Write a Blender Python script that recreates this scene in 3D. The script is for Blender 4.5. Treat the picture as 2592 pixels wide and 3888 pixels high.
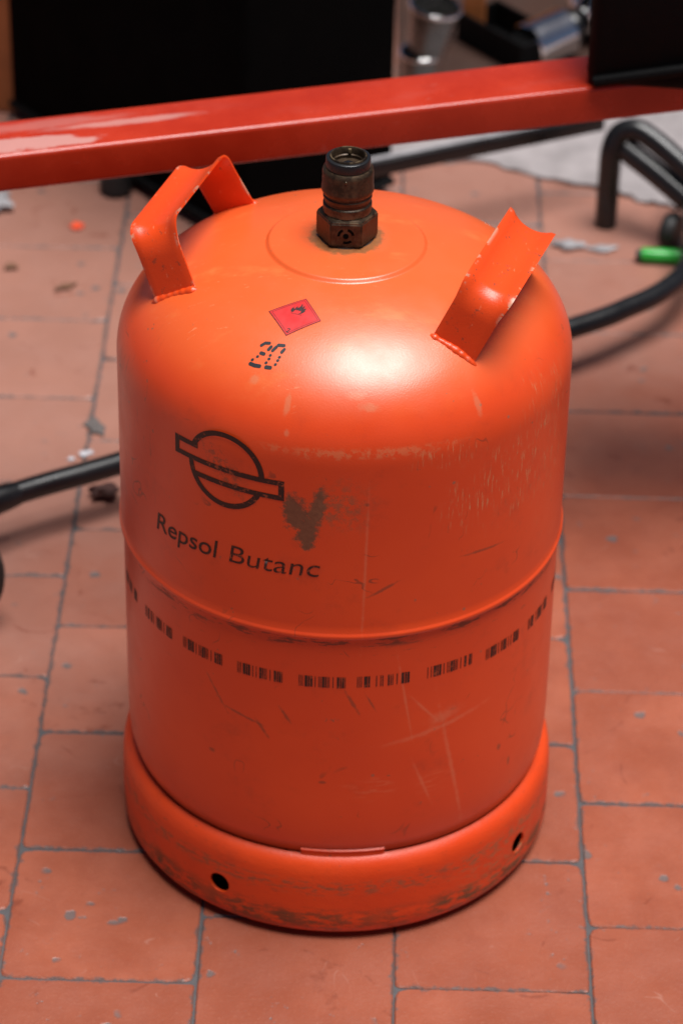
import bpy, bmesh, math, random
from mathutils import Vector, Matrix
random.seed(7)
SC = bpy.context.scene
COL = SC.collection
for o in list(bpy.data.objects):
    bpy.data.objects.remove(o)

# ------------------------------------------------------------------ camera
cd = bpy.data.cameras.new('camera')
cam = bpy.data.objects.new('camera', cd); COL.objects.link(cam)
cd.sensor_fit = 'VERTICAL'; cd.sensor_height = 22.2; cd.sensor_width = 14.8
cd.lens = 66.1
cd.clip_start = 0.05; cd.clip_end = 200
r_ = Vector((0.99978866, 0.01147887, 0.0170552)); u_ = Vector((-0.02055795, 0.56319374, 0.82606911)); f_ = Vector((0.00012304, 0.82624515, -0.56331070))
m3 = Matrix((r_, u_, -f_)).transposed()
cam.matrix_world = Matrix.Translation((0.0, -1.71854785, 1.42453374)) @ m3.to_4x4()
cd.dof.use_dof = True; cd.dof.focus_distance = 1.86; cd.dof.aperture_fstop = 4.8; cd.dof.aperture_blades = 0
SC.camera = cam

# ------------------------------------------------------------------ light
SUN_EL, SUN_AZ = 79.0, 62.0          # azimuth measured from the camera side (-Y) towards +X
w = bpy.data.worlds.new('World'); SC.world = w; w.use_nodes = True
nt = w.node_tree; nt.nodes.clear()
sky = nt.nodes.new('ShaderNodeTexSky'); sky.sky_type = 'NISHITA'; sky.sun_disc = False
sky.sun_elevation = math.radians(SUN_EL); sky.sun_rotation = math.radians(180 - SUN_AZ)
sky.air_density = 0.4; sky.dust_density = 2.0; sky.ozone_density = 0.0; sky.altitude = 500
bg = nt.nodes.new('ShaderNodeBackground'); bg.inputs[1].default_value = 0.05
wo = nt.nodes.new('ShaderNodeOutputWorld')
nt.links.new(sky.outputs[0], bg.inputs[0]); nt.links.new(bg.outputs[0], wo.inputs[0])
sd = bpy.data.lights.new('sun', 'SUN'); sd.energy = 5.0; sd.angle = math.radians(34); sd.color = (1.0, 0.975, 0.955)
sun = bpy.data.objects.new('sun', sd); COL.objects.link(sun)
sv = Vector((math.cos(math.radians(SUN_EL)) * math.sin(math.radians(SUN_AZ)), -math.cos(math.radians(SUN_EL)) * math.cos(math.radians(SUN_AZ)), math.sin(math.radians(SUN_EL))))
sun.location = sv * 5
sun.rotation_euler = sv.to_track_quat('Z', 'Y').to_euler()
SC.view_settings.view_transform = 'Standard'; SC.view_settings.look = 'None'
SC.view_settings.gamma = 1.0; SC.view_settings.exposure = 0.08; SC.view_settings.use_curve_mapping = False

# ------------------------------------------------------------------ node helper
class NB:
    def __init__(s, name):
        s.m = bpy.data.materials.new(name); s.m.use_nodes = True
        s.t = s.m.node_tree; s.t.nodes.clear()
        s.out = s.t.nodes.new('ShaderNodeOutputMaterial')
        s.b = s.t.nodes.new('ShaderNodeBsdfPrincipled')
        s.t.links.new(s.b.outputs[0], s.out.inputs[0])
        s._tc = None
    def put(s, sock, v):
        if v is None: return
        if isinstance(v, bpy.types.NodeSocket): s.t.links.new(v, sock)
        else:
            if hasattr(sock.default_value, '__len__') and not hasattr(v, '__len__'): v = (v,) * len(sock.default_value)
            if hasattr(v, '__len__') and hasattr(sock.default_value, '__len__') and len(v) == 3 and len(sock.default_value) == 4: v = tuple(v) + (1,)
            sock.default_value = v
    def tc(s, k='Object'):
        if not s._tc: s._tc = s.t.nodes.new('ShaderNodeTexCoord')
        return s._tc.outputs[k]
    def ma(s, op, a, b=None, c=None):
        n = s.t.nodes.new('ShaderNodeMath'); n.operation = op
        s.put(n.inputs[0], a); s.put(n.inputs[1], b); s.put(n.inputs[2], c)
        return n.outputs[0]
    def mul(s, a, b): return s.ma('MULTIPLY', a, b)
    def add(s, a, b): return s.ma('ADD', a, b)
    def sub(s, a, b): return s.ma('SUBTRACT', a, b)
    def mx(s, a, b): return s.ma('MAXIMUM', a, b)
    def ab(s, a): return s.ma('ABSOLUTE', a)
    def sep(s, v):
        n = s.t.nodes.new('ShaderNodeSeparateXYZ'); s.put(n.inputs[0], v); return n.outputs
    def com(s, x, y, z=0.0):
        n = s.t.nodes.new('ShaderNodeCombineXYZ'); s.put(n.inputs[0], x); s.put(n.inputs[1], y); s.put(n.inputs[2], z); return n.outputs[0]
    def vm(s, op, a, b):
        n = s.t.nodes.new('ShaderNodeVectorMath'); n.operation = op; s.put(n.inputs[0], a); s.put(n.inputs[1], b); return n.outputs[0]
    def noise(s, vec, scale, detail=3.0, rough=0.55, dist=0.0, col=False):
        n = s.t.nodes.new('ShaderNodeTexNoise'); s.put(n.inputs['Vector'], vec)
        n.inputs['Scale'].default_value = scale; n.inputs['Detail'].default_value = detail
        n.inputs['Roughness'].default_value = rough; n.inputs['Distortion'].default_value = dist
        return n.outputs['Color' if col else 'Fac']
    def vor(s, vec, scale, feat='F1'):
        n = s.t.nodes.new('ShaderNodeTexVoronoi'); s.put(n.inputs['Vector'], vec); n.inputs['Scale'].default_value = scale; n.feature = feat
        return n.outputs['Distance']
    def ss(s, x, lo, hi, a=0.0, b=1.0):
        n = s.t.nodes.new('ShaderNodeMapRange'); n.interpolation_type = 'SMOOTHSTEP'
        s.put(n.inputs[0], x); n.inputs[1].default_value = lo; n.inputs[2].default_value = hi
        n.inputs[3].default_value = a; n.inputs[4].default_value = b
        return n.outputs[0]
    def mix(s, fac, a, b):
        n = s.t.nodes.new('ShaderNodeMix'); n.data_type = 'RGBA'
        s.put(n.inputs[0], fac); s.put(n.inputs[6], a); s.put(n.inputs[7], b)
        return n.outputs[2]
    def bump(s, h, strength=0.3, dist=0.001, nrm=None):
        n = s.t.nodes.new('ShaderNodeBump'); n.inputs['Strength'].default_value = strength; n.inputs['Distance'].default_value = dist
        s.put(n.inputs['Height'], h)
        if nrm is not None: s.put(n.inputs['Normal'], nrm)
        return n.outputs[0]
    def set(s, **k):
        for a, v in k.items(): s.put(s.b.inputs[{'col': 'Base Color', 'rough': 'Roughness', 'metal': 'Metallic', 'nrm': 'Normal', 'spec': 'Specular IOR Level', 'coat': 'Coat Weight', 'coatr': 'Coat Roughness', 'trans': 'Transmission Weight', 'ior': 'IOR', 'alpha': 'Alpha', 'sheen': 'Sheen Weight'}[a]], v)
        return s.m
    def rnd(s):
        return s.t.nodes.new('ShaderNodeObjectInfo').outputs['Random']
    def pointy(s):
        return s.t.nodes.new('ShaderNodeNewGeometry').outputs['Pointiness']
    # a soft elliptical blot in a 2-D coordinate (metres), edge broken by noise d
    def blot(s, U, V, cu, cv, ru, rv, d=None, soft=0.35, rot=0.0):
        c, n = math.cos(rot), math.sin(rot)
        a, b = s.sub(U, cu), s.sub(V, cv)
        x = s.add(s.mul(a, c / ru), s.mul(b, n / ru)); y = s.add(s.mul(a, -n / rv), s.mul(b, c / rv))
        q = s.ma('SQRT', s.add(s.mul(x, x), s.mul(y, y)))
        if d is not None: q = s.add(q, d)
        return s.ss(q, 1.0 - soft, 1.0 + soft, 1.0, 0.0)

R = 0.14936; R2 = 0.1479; ZC, ZT, NN = 0.38534, 0.46597, 2.18
ORANGE = (0.78, 0.070, 0.008); ORANGE_B = (0.71, 0.056, 0.006)

def orange_base(nb):
    p = nb.tc()
    big = nb.noise(p, 9, 3); fine = nb.noise(p, 160, 2)
    c = nb.mix(nb.ss(big, 0.3, 0.7), ORANGE, ORANGE_B)
    return p, c

def paint_body():
    nb = NB('orange_bottle_paint'); p, c = orange_base(nb)
    x, y, z = nb.sep(p)
    U = nb.mul(nb.ma('ARCTAN2', x, nb.mul(y, -1.0)), R); V = z
    rr = nb.ma('SQRT', nb.add(nb.mul(x, x), nb.mul(y, y)))
    uv = nb.com(U, V)
    su = nb.com(nb.mul(U, 9.0), V)                    # stretched vertically
    sh = nb.com(U, nb.mul(V, 6.0))                    # stretched horizontally
    d1 = nb.mul(nb.sub(nb.noise(uv, 55, 5, 0.65), 0.5), 2.6)
    d2 = nb.mul(nb.sub(nb.noise(uv, 170, 4, 0.7), 0.5), 2.2)
    side = nb.ss(V, 0.43, 0.41)
    TAN = (0.62, 0.25, 0.105); DARK = (0.075, 0.042, 0.020); PALE = (0.80, 0.26, 0.13); BROWN = (0.115, 0.062, 0.030)
    # general grime film on the wall
    grime = nb.mul(nb.ss(nb.noise(uv, 22, 6, 0.7), 0.52, 0.75), 0.35)
    c = nb.mix(nb.mul(grime, side), c, (0.33, 0.035, 0.014))
    # fine pale scratches on the dome
    sc1 = nb.ss(nb.noise(nb.com(x, nb.mul(y, 4.0), z), 120, 4, 0.7), 0.63, 0.69)
    sc2 = nb.ss(nb.noise(p, 14, 2), 0.45, 0.62)
    dome = nb.ss(V, 0.41, 0.44)
    c = nb.mix(nb.mul(nb.mul(nb.mul(sc1, sc2), dome), 0.8), c, PALE)
    rub_lit = nb.ss(nb.noise(nb.com(nb.mul(x, 0.7), nb.mul(y, 1.6), z), 30, 5, 0.65), 0.55, 0.75)
    c = nb.mix(nb.mul(nb.add(nb.mul(rub_lit, 0.40), 0.42), dome), c, (0.77, 0.182, 0.046))  # rubbed patches plus the lit dome's lighter orange, put into the colour
    # specks
    sp = nb.ss(nb.vor(p, 62), 0.10, 0.04); spk = nb.mul(sp, nb.ss(nb.noise(p, 31, 1), 0.60, 0.64))
    c = nb.mix(nb.mul(spk, 0.8), c, (0.28, 0.12, 0.07))
    ch = nb.mul(nb.ss(nb.noise(p, 130, 4, 0.65), 0.69, 0.715), nb.ss(nb.noise(p, 8, 2), 0.48, 0.60))
    c = nb.mix(nb.mul(ch, 0.85), c, nb.mix(nb.noise(p, 400, 2), (0.09, 0.04, 0.02), (0.34, 0.16, 0.09)))
    # vertical scratch fields, upper right wall
    streak = nb.ss(nb.noise(su, 62, 5, 0.72), 0.53, 0.66)
    f1 = nb.blot(U, V, 0.127, 0.356, 0.034, 0.028, d1, 0.6)
    f2 = nb.blot(U, V, 0.100, 0.346, 0.016, 0.016, d1, 0.6)
    f3 = nb.blot(U, V, 0.078, 0.345, 0.012, 0.018, d1, 0.6)
    f4 = nb.blot(U, V, 0.160, 0.365, 0.030, 0.040, d1, 0.6)
    f5 = nb.blot(U, V, 0.068, 0.388, 0.020, 0.008, d1, 0.6)
    f = nb.mx(nb.mx(nb.mx(f1, f2), nb.mx(f3, f4)), f5)
    c = nb.mix(nb.mul(nb.mul(f, streak), 0.95), c, TAN)
    c = nb.mix(nb.mul(nb.mul(nb.mul(f, nb.ss(nb.noise(su, 40, 4, 0.7), 0.62, 0.70)), 0.8), 1.0), c, (0.22, 0.09, 0.04))
    # left edge vertical rubs
    fl = nb.blot(U, V, -0.170, 0.352, 0.030, 0.055, d1, 0.6)
    c = nb.mix(nb.mul(nb.mul(fl, nb.ss(nb.noise(su, 46, 5, 0.7), 0.58, 0.68)), 0.7), c, (0.20, 0.055, 0.03))
    # row of scuffs at the knuckle
    row = nb.mul(nb.blot(U, V, 0.012, 0.3965, 0.052, 0.0035, d1, 0.5), nb.ss(nb.noise(uv, 190, 4, 0.7), 0.46, 0.56))
    c = nb.mix(nb.mul(row, 0.36), c, TAN)
    for cu, cv, ru, rv in ((0.009, 0.4285, 0.006, 0.0018), (0.0175, 0.4228, 0.006, 0.0022), (-0.066, 0.430, 0.0035, 0.002), (-0.038, 0.4215, 0.002, 0.005), (0.094, 0.414, 0.002, 0.006), (-0.036, 0.407, 0.0016, 0.002)):
        b = nb.blot(U, V, cu, cv, ru, rv, d2, 0.5); c = nb.mix(nb.mul(b, 0.36), c, (0.55, 0.24, 0.12))
    # brown stain right of the emblem: two lobes joined below
    s1 = nb.blot(U, V, -0.0290, 0.351, 0.0075, 0.0135, d2, 0.28, 0.15)
    s2 = nb.blot(U, V, -0.0150, 0.355, 0.0050, 0.0165, d2, 0.28, -0.22)
    s3 = nb.blot(U, V, -0.0210, 0.338, 0.0070, 0.0125, d2, 0.28, -0.1)
    st = nb.mx(nb.mx(s1, s2), s3)
    c = nb.mix(nb.mul(st, 0.92), c, nb.mix(nb.noise(uv, 320, 3), (0.065, 0.034, 0.014), (0.19, 0.095, 0.042)))
    sm = nb.mul(nb.blot(U, V, 0.000, 0.359, 0.016, 0.016, d1, 0.7), nb.ss(nb.noise(uv, 210, 4, 0.7), 0.42, 0.62))
    c = nb.mix(nb.mul(sm, 0.65), c, (0.24, 0.10, 0.045))
    smd = nb.mul(nb.blot(U, V, -0.076, 0.371, 0.007, 0.020, d2, 0.6, 0.75), nb.ss(nb.noise(uv, 240, 4, 0.7), 0.45, 0.6))
    c = nb.mix(nb.mul(smd, 0.7), c, (0.16, 0.06, 0.03))
    # seam dirt just under the lip
    k = nb.mul(nb.blot(U, V, 0.0, 0.2515, 9.0, 0.0042, None, 0.6), nb.ss(nb.noise(sh, 42, 6, 0.75), 0.50, 0.58))
    k2 = nb.mul(nb.blot(U, V, 0.0, 0.2425, 9.0, 0.006, None, 0.8), nb.ss(nb.noise(sh, 60, 5, 0.75), 0.60, 0.68))
    c = nb.mix(nb.mul(k, 0.75), c, DARK); c = nb.mix(nb.mul(k2, 0.7), c, (0.13, 0.06, 0.03))
    # dark scratches
    wl = nb.ab(nb.sub(nb.noise(uv, 13, 3, 0.6, 0.6), 0.5))
    line = nb.mul(nb.ss(wl, 0.006, 0.002), nb.ss(nb.noise(uv, 26, 2), 0.56, 0.66))
    c = nb.mix(nb.mul(nb.mul(line, side), 0.6), c, (0.12, 0.035, 0.018))
    for cu, cv, L, t, a in ((0.098, 0.3065, 0.014, 0.0009, -0.08), (-0.066, 0.181, 0.013, 0.0009, -0.25), (-0.051, 0.175, 0.007, 0.0011, -0.95), (-0.085, 0.193, 0.012, 0.0007, -1.0), (0.010, 0.203, 0.009, 0.0010, -1.1), (0.022, 0.203, 0.007, 0.0007, -1.1), (-0.035, 0.190, 0.006, 0.001, -1.0), (0.028, 0.294, 0.010, 0.0010, 0.5), (0.0163, 0.3597, 0.0012, 0.0012, 0), (-0.089, 0.142, 0.0022, 0.0016, 0), (-0.009, 0.136, 0.0022, 0.001, 0), (0.125, 0.1305, 0.0016, 0.0024, 0), (0.137, 0.112, 0.0012, 0.003, 0)):
        b = nb.blot(U, V, cu, cv, L, t, d2, 0.6, a); c = nb.mix(nb.mul(b, 0.62), c, (0.14, 0.045, 0.022))
    # pale rubbed marks, lower right
    for cu, cv, L, t, a in ((0.070, 0.172, 0.030, 0.0016, 0.16), (0.074, 0.181, 0.010, 0.004, 0.2), (0.082, 0.135, 0.045, 0.0013, -1.36), (0.045, 0.205, 0.026, 0.0008, -1.4), (0.060, 0.190, 0.012, 0.0008, -0.9), (0.060, 0.128, 0.016, 0.0010, -1.2), (0.016, 0.31, 0.045, 0.0008, 1.55)):
        b = nb.blot(U, V, cu, cv, L, t, nb.mul(d2, 1.2), 0.8, a); c = nb.mix(nb.mul(b, 0.42), c, (0.75, 0.21, 0.10))
    hat = nb.mul(nb.mx(nb.blot(U, V, 0.024, 0.130, 0.020, 0.007, d1, 0.5), nb.blot(U, V, 0.069, 0.127, 0.011, 0.010, d1, 0.5)), nb.ss(nb.noise(sh, 66, 4), 0.5, 0.62))
    c = nb.mix(nb.mul(hat, 0.30), c, (0.75, 0.22, 0.10))
    # grease and rust round the valve seat, dirt line on the boss edge
    rn = nb.mul(nb.sub(nb.noise(p, 150, 4, 0.7), 0.5), 0.012)
    rust = nb.ss(nb.add(rr, rn), 0.0255, 0.0215); c = nb.mix(nb.mul(rust, dome), c, nb.mix(nb.noise(p, 260, 3), (0.04, 0.018, 0.008), (0.42, 0.16, 0.05)))
    halo = nb.ss(nb.add(rr, nb.mul(rn, 1.4)), 0.032, 0.023); c = nb.mix(nb.mul(nb.mul(halo, dome), 0.28), c, (0.42, 0.14, 0.05))
    # groove dirt at the foot
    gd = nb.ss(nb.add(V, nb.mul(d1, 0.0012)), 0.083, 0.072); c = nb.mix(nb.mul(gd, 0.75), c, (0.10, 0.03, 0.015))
    wear = nb.mx(nb.mul(st, 1.0), nb.mx(nb.mul(k, 1.0), nb.mul(f, streak)))
    rough = nb.add(nb.ss(nb.noise(p, 40, 4), 0.3, 0.7, 0.30, 0.39), nb.mul(wear, 0.3))
    h = nb.add(nb.noise(p, 900, 2), nb.add(nb.mul(nb.noise(p, 55, 2), 1.2), nb.mul(wear, -0.5)))
    return nb.set(col=c, rough=rough, nrm=nb.bump(h, 0.12, 0.0006), spec=0.6, coat=0.3, coatr=0.36)

def paint_ring():
    nb = NB('orange_ring_paint'); p, c = orange_base(nb)
    x, y, z = nb.sep(p)
    U = nb.mul(nb.ma('ARCTAN2', x, nb.mul(y, -1.0)), R); V = z
    uv = nb.com(U, V); sh = nb.com(U, nb.mul(V, 3.5))
    n = nb.noise(sh, 48, 6, 0.75); n2 = nb.noise(sh, 95, 5, 0.75)
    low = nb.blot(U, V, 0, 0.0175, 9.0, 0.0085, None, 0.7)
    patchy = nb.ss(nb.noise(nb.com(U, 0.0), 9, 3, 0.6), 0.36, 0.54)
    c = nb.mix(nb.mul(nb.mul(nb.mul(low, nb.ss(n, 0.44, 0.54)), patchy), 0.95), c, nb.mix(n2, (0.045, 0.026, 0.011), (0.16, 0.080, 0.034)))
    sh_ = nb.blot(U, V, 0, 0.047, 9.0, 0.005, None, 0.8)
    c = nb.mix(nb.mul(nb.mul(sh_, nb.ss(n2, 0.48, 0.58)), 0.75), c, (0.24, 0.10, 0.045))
    rt = nb.blot(U, V, 0.135, 0.030, 0.045, 0.024, nb.mul(nb.sub(n, 0.5), 2.5), 0.6)
    c = nb.mix(nb.mul(nb.mul(rt, nb.ss(n2, 0.48, 0.62)), 0.7), c, (0.40, 0.17, 0.07))
    c = nb.mix(nb.mul(nb.ss(n2, 0.62, 0.68), 0.65), c, (0.12, 0.05, 0.025))
    grime = nb.mul(nb.ss(nb.noise(uv, 30, 6, 0.7), 0.50, 0.75), 0.35); c = nb.mix(grime, c, (0.33, 0.04, 0.016))
    dim = nb.noise(uv, 130, 3)
    rough = nb.ss(nb.noise(p, 40, 4), 0.3, 0.7, 0.38, 0.5)
    emb = nb.blot(U, V, 0.045, 0.018, 0.05, 0.004, None, 0.3)
    h = nb.add(nb.noise(p, 800, 2), nb.mul(nb.add(dim, nb.mul(emb, nb.noise(nb.com(nb.mul(U, 3.0), V), 120, 1))), 1.5))
    return nb.set(col=c, rough=rough, nrm=nb.bump(h, 0.22, 0.0008))

def paint_handle():
    nb = NB('orange_handle_paint'); p, c = orange_base(nb)
    n = nb.noise(p, 210, 5, 0.75)
    sp = nb.mul(nb.ss(n, 0.59, 0.65), nb.ss(nb.noise(p, 28, 2), 0.47, 0.58))
    c = nb.mix(nb.mul(sp, 0.7), c, (0.12, 0.05, 0.03))
    sc = nb.mul(nb.ss(nb.noise(nb.com(nb.mul(nb.sep(p)[0], 3.0), nb.sep(p)[1], nb.sep(p)[2]), 150, 4, 0.7), 0.64, 0.70), 0.5)
    c = nb.mix(sc, c, (0.85, 0.28, 0.14))
    e = nb.mul(nb.ss(nb.pointy(), 0.54, 0.60), nb.ss(nb.noise(p, 70, 4, 0.7), 0.545, 0.60))
    c = nb.mix(nb.mul(e, 0.8), c, (0.55, 0.33, 0.22))
    return nb.set(col=c, rough=0.36, nrm=nb.bump(nb.add(nb.noise(p, 700, 2), nb.mul(nb.noise(p, 90, 3), 1.5)), 0.14, 0.0007))

def simple(name, col, rough=0.5, metal=0.0, var=0.15, scale=60, bump=0.1, bscale=400, coat=0.0, spec=0.5):
    nb = NB(name); p = nb.tc()
    d = tuple(v * (1 - var) for v in col); l = tuple(min(1, v * (1 + var)) for v in col)
    c = nb.mix(nb.noise(p, scale, 4, 0.6), d, l)
    r = nb.ss(nb.noise(p, scale * 0.7, 4), 0.3, 0.7, max(0.02, rough - 0.07), min(1, rough + 0.07))
    return nb.set(col=c, rough=r, metal=metal, nrm=nb.bump(nb.noise(p, bscale, 3), bump, 0.0008), coat=coat, spec=spec)

def brass():
    nb = NB('aged_brass'); p = nb.tc()
    n = nb.noise(p, 170, 5, 0.7)
    c = nb.mix(nb.ss(n, 0.35, 0.7), (0.030, 0.018, 0.010), (0.085, 0.050, 0.026))
    e = nb.mul(nb.ss(nb.pointy(), 0.545, 0.63), nb.ss(n, 0.40, 0.58))
    c = nb.mix(e, c, (0.50, 0.36, 0.19))
    return nb.set(col=c, rough=nb.ss(n, 0.3, 0.7, 0.34, 0.55), metal=0.5, nrm=nb.bump(nb.noise(p, 420, 3), 0.25, 0.0006))

def ink(name, col, wear):
    nb = NB(name); p = nb.tc()
    n = nb.noise(p, 260, 5, 0.75); x, y, z = nb.sep(p)
    U = nb.mul(nb.ma('ARCTAN2', x, nb.mul(y, -1.0)), R)
    rubd = nb.mx(nb.blot(U, z, -0.076, 0.372, 0.026, 0.010, None, 0.8, -0.75), nb.blot(U, z, -0.040, 0.364, 0.014, 0.008, None, 0.8))
    n = nb.add(n, nb.mul(rubd, 0.10))
    c = nb.mix(nb.ss(n, wear, wear + 0.07), col, (0.30, 0.06, 0.022))
    return nb.set(col=c, rough=0.5)

def tile_mat(local=True):
    nb = NB('terracotta_tile' if local else 'terracotta_tile_field')
    p0 = nb.tc()
    rnd = nb.rnd()
    p = nb.vm('ADD', p0, nb.com(nb.mul(rnd, 37.0), nb.mul(rnd, 91.0), 0.0))
    big = nb.noise(p, 11, 4, 0.6); mid = nb.noise(p, 45, 5, 0.65); fine = nb.noise(p, 420, 3, 0.7)
    c = nb.mix(nb.ss(big, 0.3, 0.7), (0.275, 0.072, 0.037), (0.360, 0.104, 0.056))
    c = nb.mix(nb.mul(nb.ss(mid, 0.5, 0.75), 0.4), c, (0.25, 0.060, 0.032))
    c = nb.mix(nb.mul(nb.ss(rnd, 0.0, 1.0), 0.45), c, (0.225, 0.060, 0.034))
    c = nb.mix(nb.mul(nb.ss(fine, 0.55, 0.72), 0.25), c, (0.44, 0.18, 0.11))
    gp = nb.t.nodes.new('ShaderNodeNewGeometry').outputs['Position']; gx, gy, gz = nb.sep(gp)
    sky_sheen = nb.mul(nb.ss(nb.add(gy, nb.add(nb.mul(gx, -0.95), nb.mul(nb.sub(nb.noise(gp, 5, 4, 0.6), 0.5), 0.7))), 0.10, 0.65), 0.60)
    c = nb.mix(sky_sheen, c, (0.33, 0.195, 0.155))  # pale sky reflection of the far left floor, mixed into the tile colour
    # grey spatters of mortar and old chips
    w1 = nb.add(nb.vor(nb.vm('ADD', p, nb.vm('MULTIPLY', nb.noise(p, 120, 3, 0.6, 0, True), (0.008, 0.008, 0.0))), 42), 0)
    sp = nb.mul(nb.ss(w1, 0.22, 0.15), nb.ss(nb.noise(p, 17, 2), 0.545, 0.60))
    sp2 = nb.ss(nb.noise(p, 150, 4, 0.7), 0.69, 0.73)
    sp3 = nb.mul(nb.ss(nb.noise(p, 75, 4, 0.72), 0.63, 0.69), nb.ss(nb.noise(p, 12, 2), 0.50, 0.58))
    GREY = (0.125, 0.112, 0.108)
    c = nb.mix(nb.mul(nb.mx(nb.mx(sp, sp2), sp3), 0.85), c, GREY)
    # thin dark red curved scores and a few pale scratches
    wl = nb.ab(nb.sub(nb.noise(p, 6, 2, 0.5, 0.3), 0.5))
    c = nb.mix(nb.mul(nb.mul(nb.ss(wl, 0.006, 0.0015), nb.ss(mid, 0.50, 0.62)), 0.5), c, (0.16, 0.036, 0.018))
    wl2 = nb.ab(nb.sub(nb.noise(nb.com(nb.mul(nb.sep(p)[0], 1.0), nb.mul(nb.sep(p)[1], 2.0)), 14, 1, 0.5, 0.2), 0.5))
    c = nb.mix(nb.mul(nb.mul(nb.ss(wl2, 0.004, 0.001), nb.ss(nb.noise(p, 31, 2), 0.60, 0.66)), 0.25), c, (0.50, 0.30, 0.24))
    if local:
        x, y, z = nb.sep(p0)
        ed = nb.sub(0.0660, nb.mx(nb.ab(x), nb.ab(y)))
        ed = nb.add(ed, nb.mul(nb.sub(nb.noise(p, 85, 5, 0.7), 0.5), -0.017))
        c = nb.mix(nb.mul(nb.ss(ed, 0.0018, -0.0006), 0.8), c, (0.095, 0.080, 0.076))
    rough = nb.ss(nb.noise(p, 26, 4, 0.6), 0.3, 0.7, 0.30, 0.48)
    h = nb.add(nb.mul(mid, 2.0), nb.add(fine, nb.mul(nb.mx(sp, sp3), -1.5)))
    return nb.set(col=c, rough=rough, nrm=nb.bump(h, 0.40, 0.0010), spec=0.5)

def beam_mat():
    nb = NB('red_beam_paint'); p = nb.tc(); x, y, z = nb.sep(p)
    n = nb.noise(p, 18, 5, 0.65)
    c = nb.mix(nb.ss(n, 0.3, 0.7), (0.37, 0.022, 0.007), (0.45, 0.032, 0.010))
    dn = nb.noise(nb.com(x, nb.mul(y, 4.0)), 15, 6, 0.7)
    d = nb.mul(nb.sub(dn, 0.5), 3.0)
    a = nb.blot(x, y, -0.225, -0.013, 0.075, 0.010, d, 0.12)
    b = nb.blot(x, y, -0.125, 0.004, 0.060, 0.0045, nb.mul(d, 0.7), 0.3)
    e = nb.blot(x, y, -0.19, 0.014, 0.06, 0.006, d, 0.6)
    t = nb.ss(z, 0.012, 0.0145)
    dust = nb.mul(nb.mx(nb.mx(a, nb.mul(b, 0.8)), nb.mul(e, 0.4)), t)
    c = nb.mix(nb.mul(dust, 0.75), c, (0.50, 0.27, 0.24))
    fil = nb.mul(nb.mul(nb.ss(nb.noise(nb.com(nb.mul(x, 0.4), y), 40, 4), 0.5, 0.8), t), 0.07); c = nb.mix(fil, c, (0.5, 0.22, 0.20))
    scr = nb.mul(nb.ss(nb.noise(nb.com(nb.mul(x, 0.25), nb.mul(y, 2.0), nb.mul(z, 2.0)), 130, 4, 0.7), 0.66, 0.71), nb.ss(nb.noise(p, 13, 2), 0.48, 0.60)); c = nb.mix(nb.mul(scr, 0.5), c, (0.50, 0.20, 0.16))
    return nb.set(col=c, rough=nb.add(nb.mul(dust, 0.35), nb.ss(n, 0.3, 0.7, 0.20, 0.30)), nrm=nb.bump(nb.noise(p, 500, 2), 0.06, 0.0005))

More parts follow.
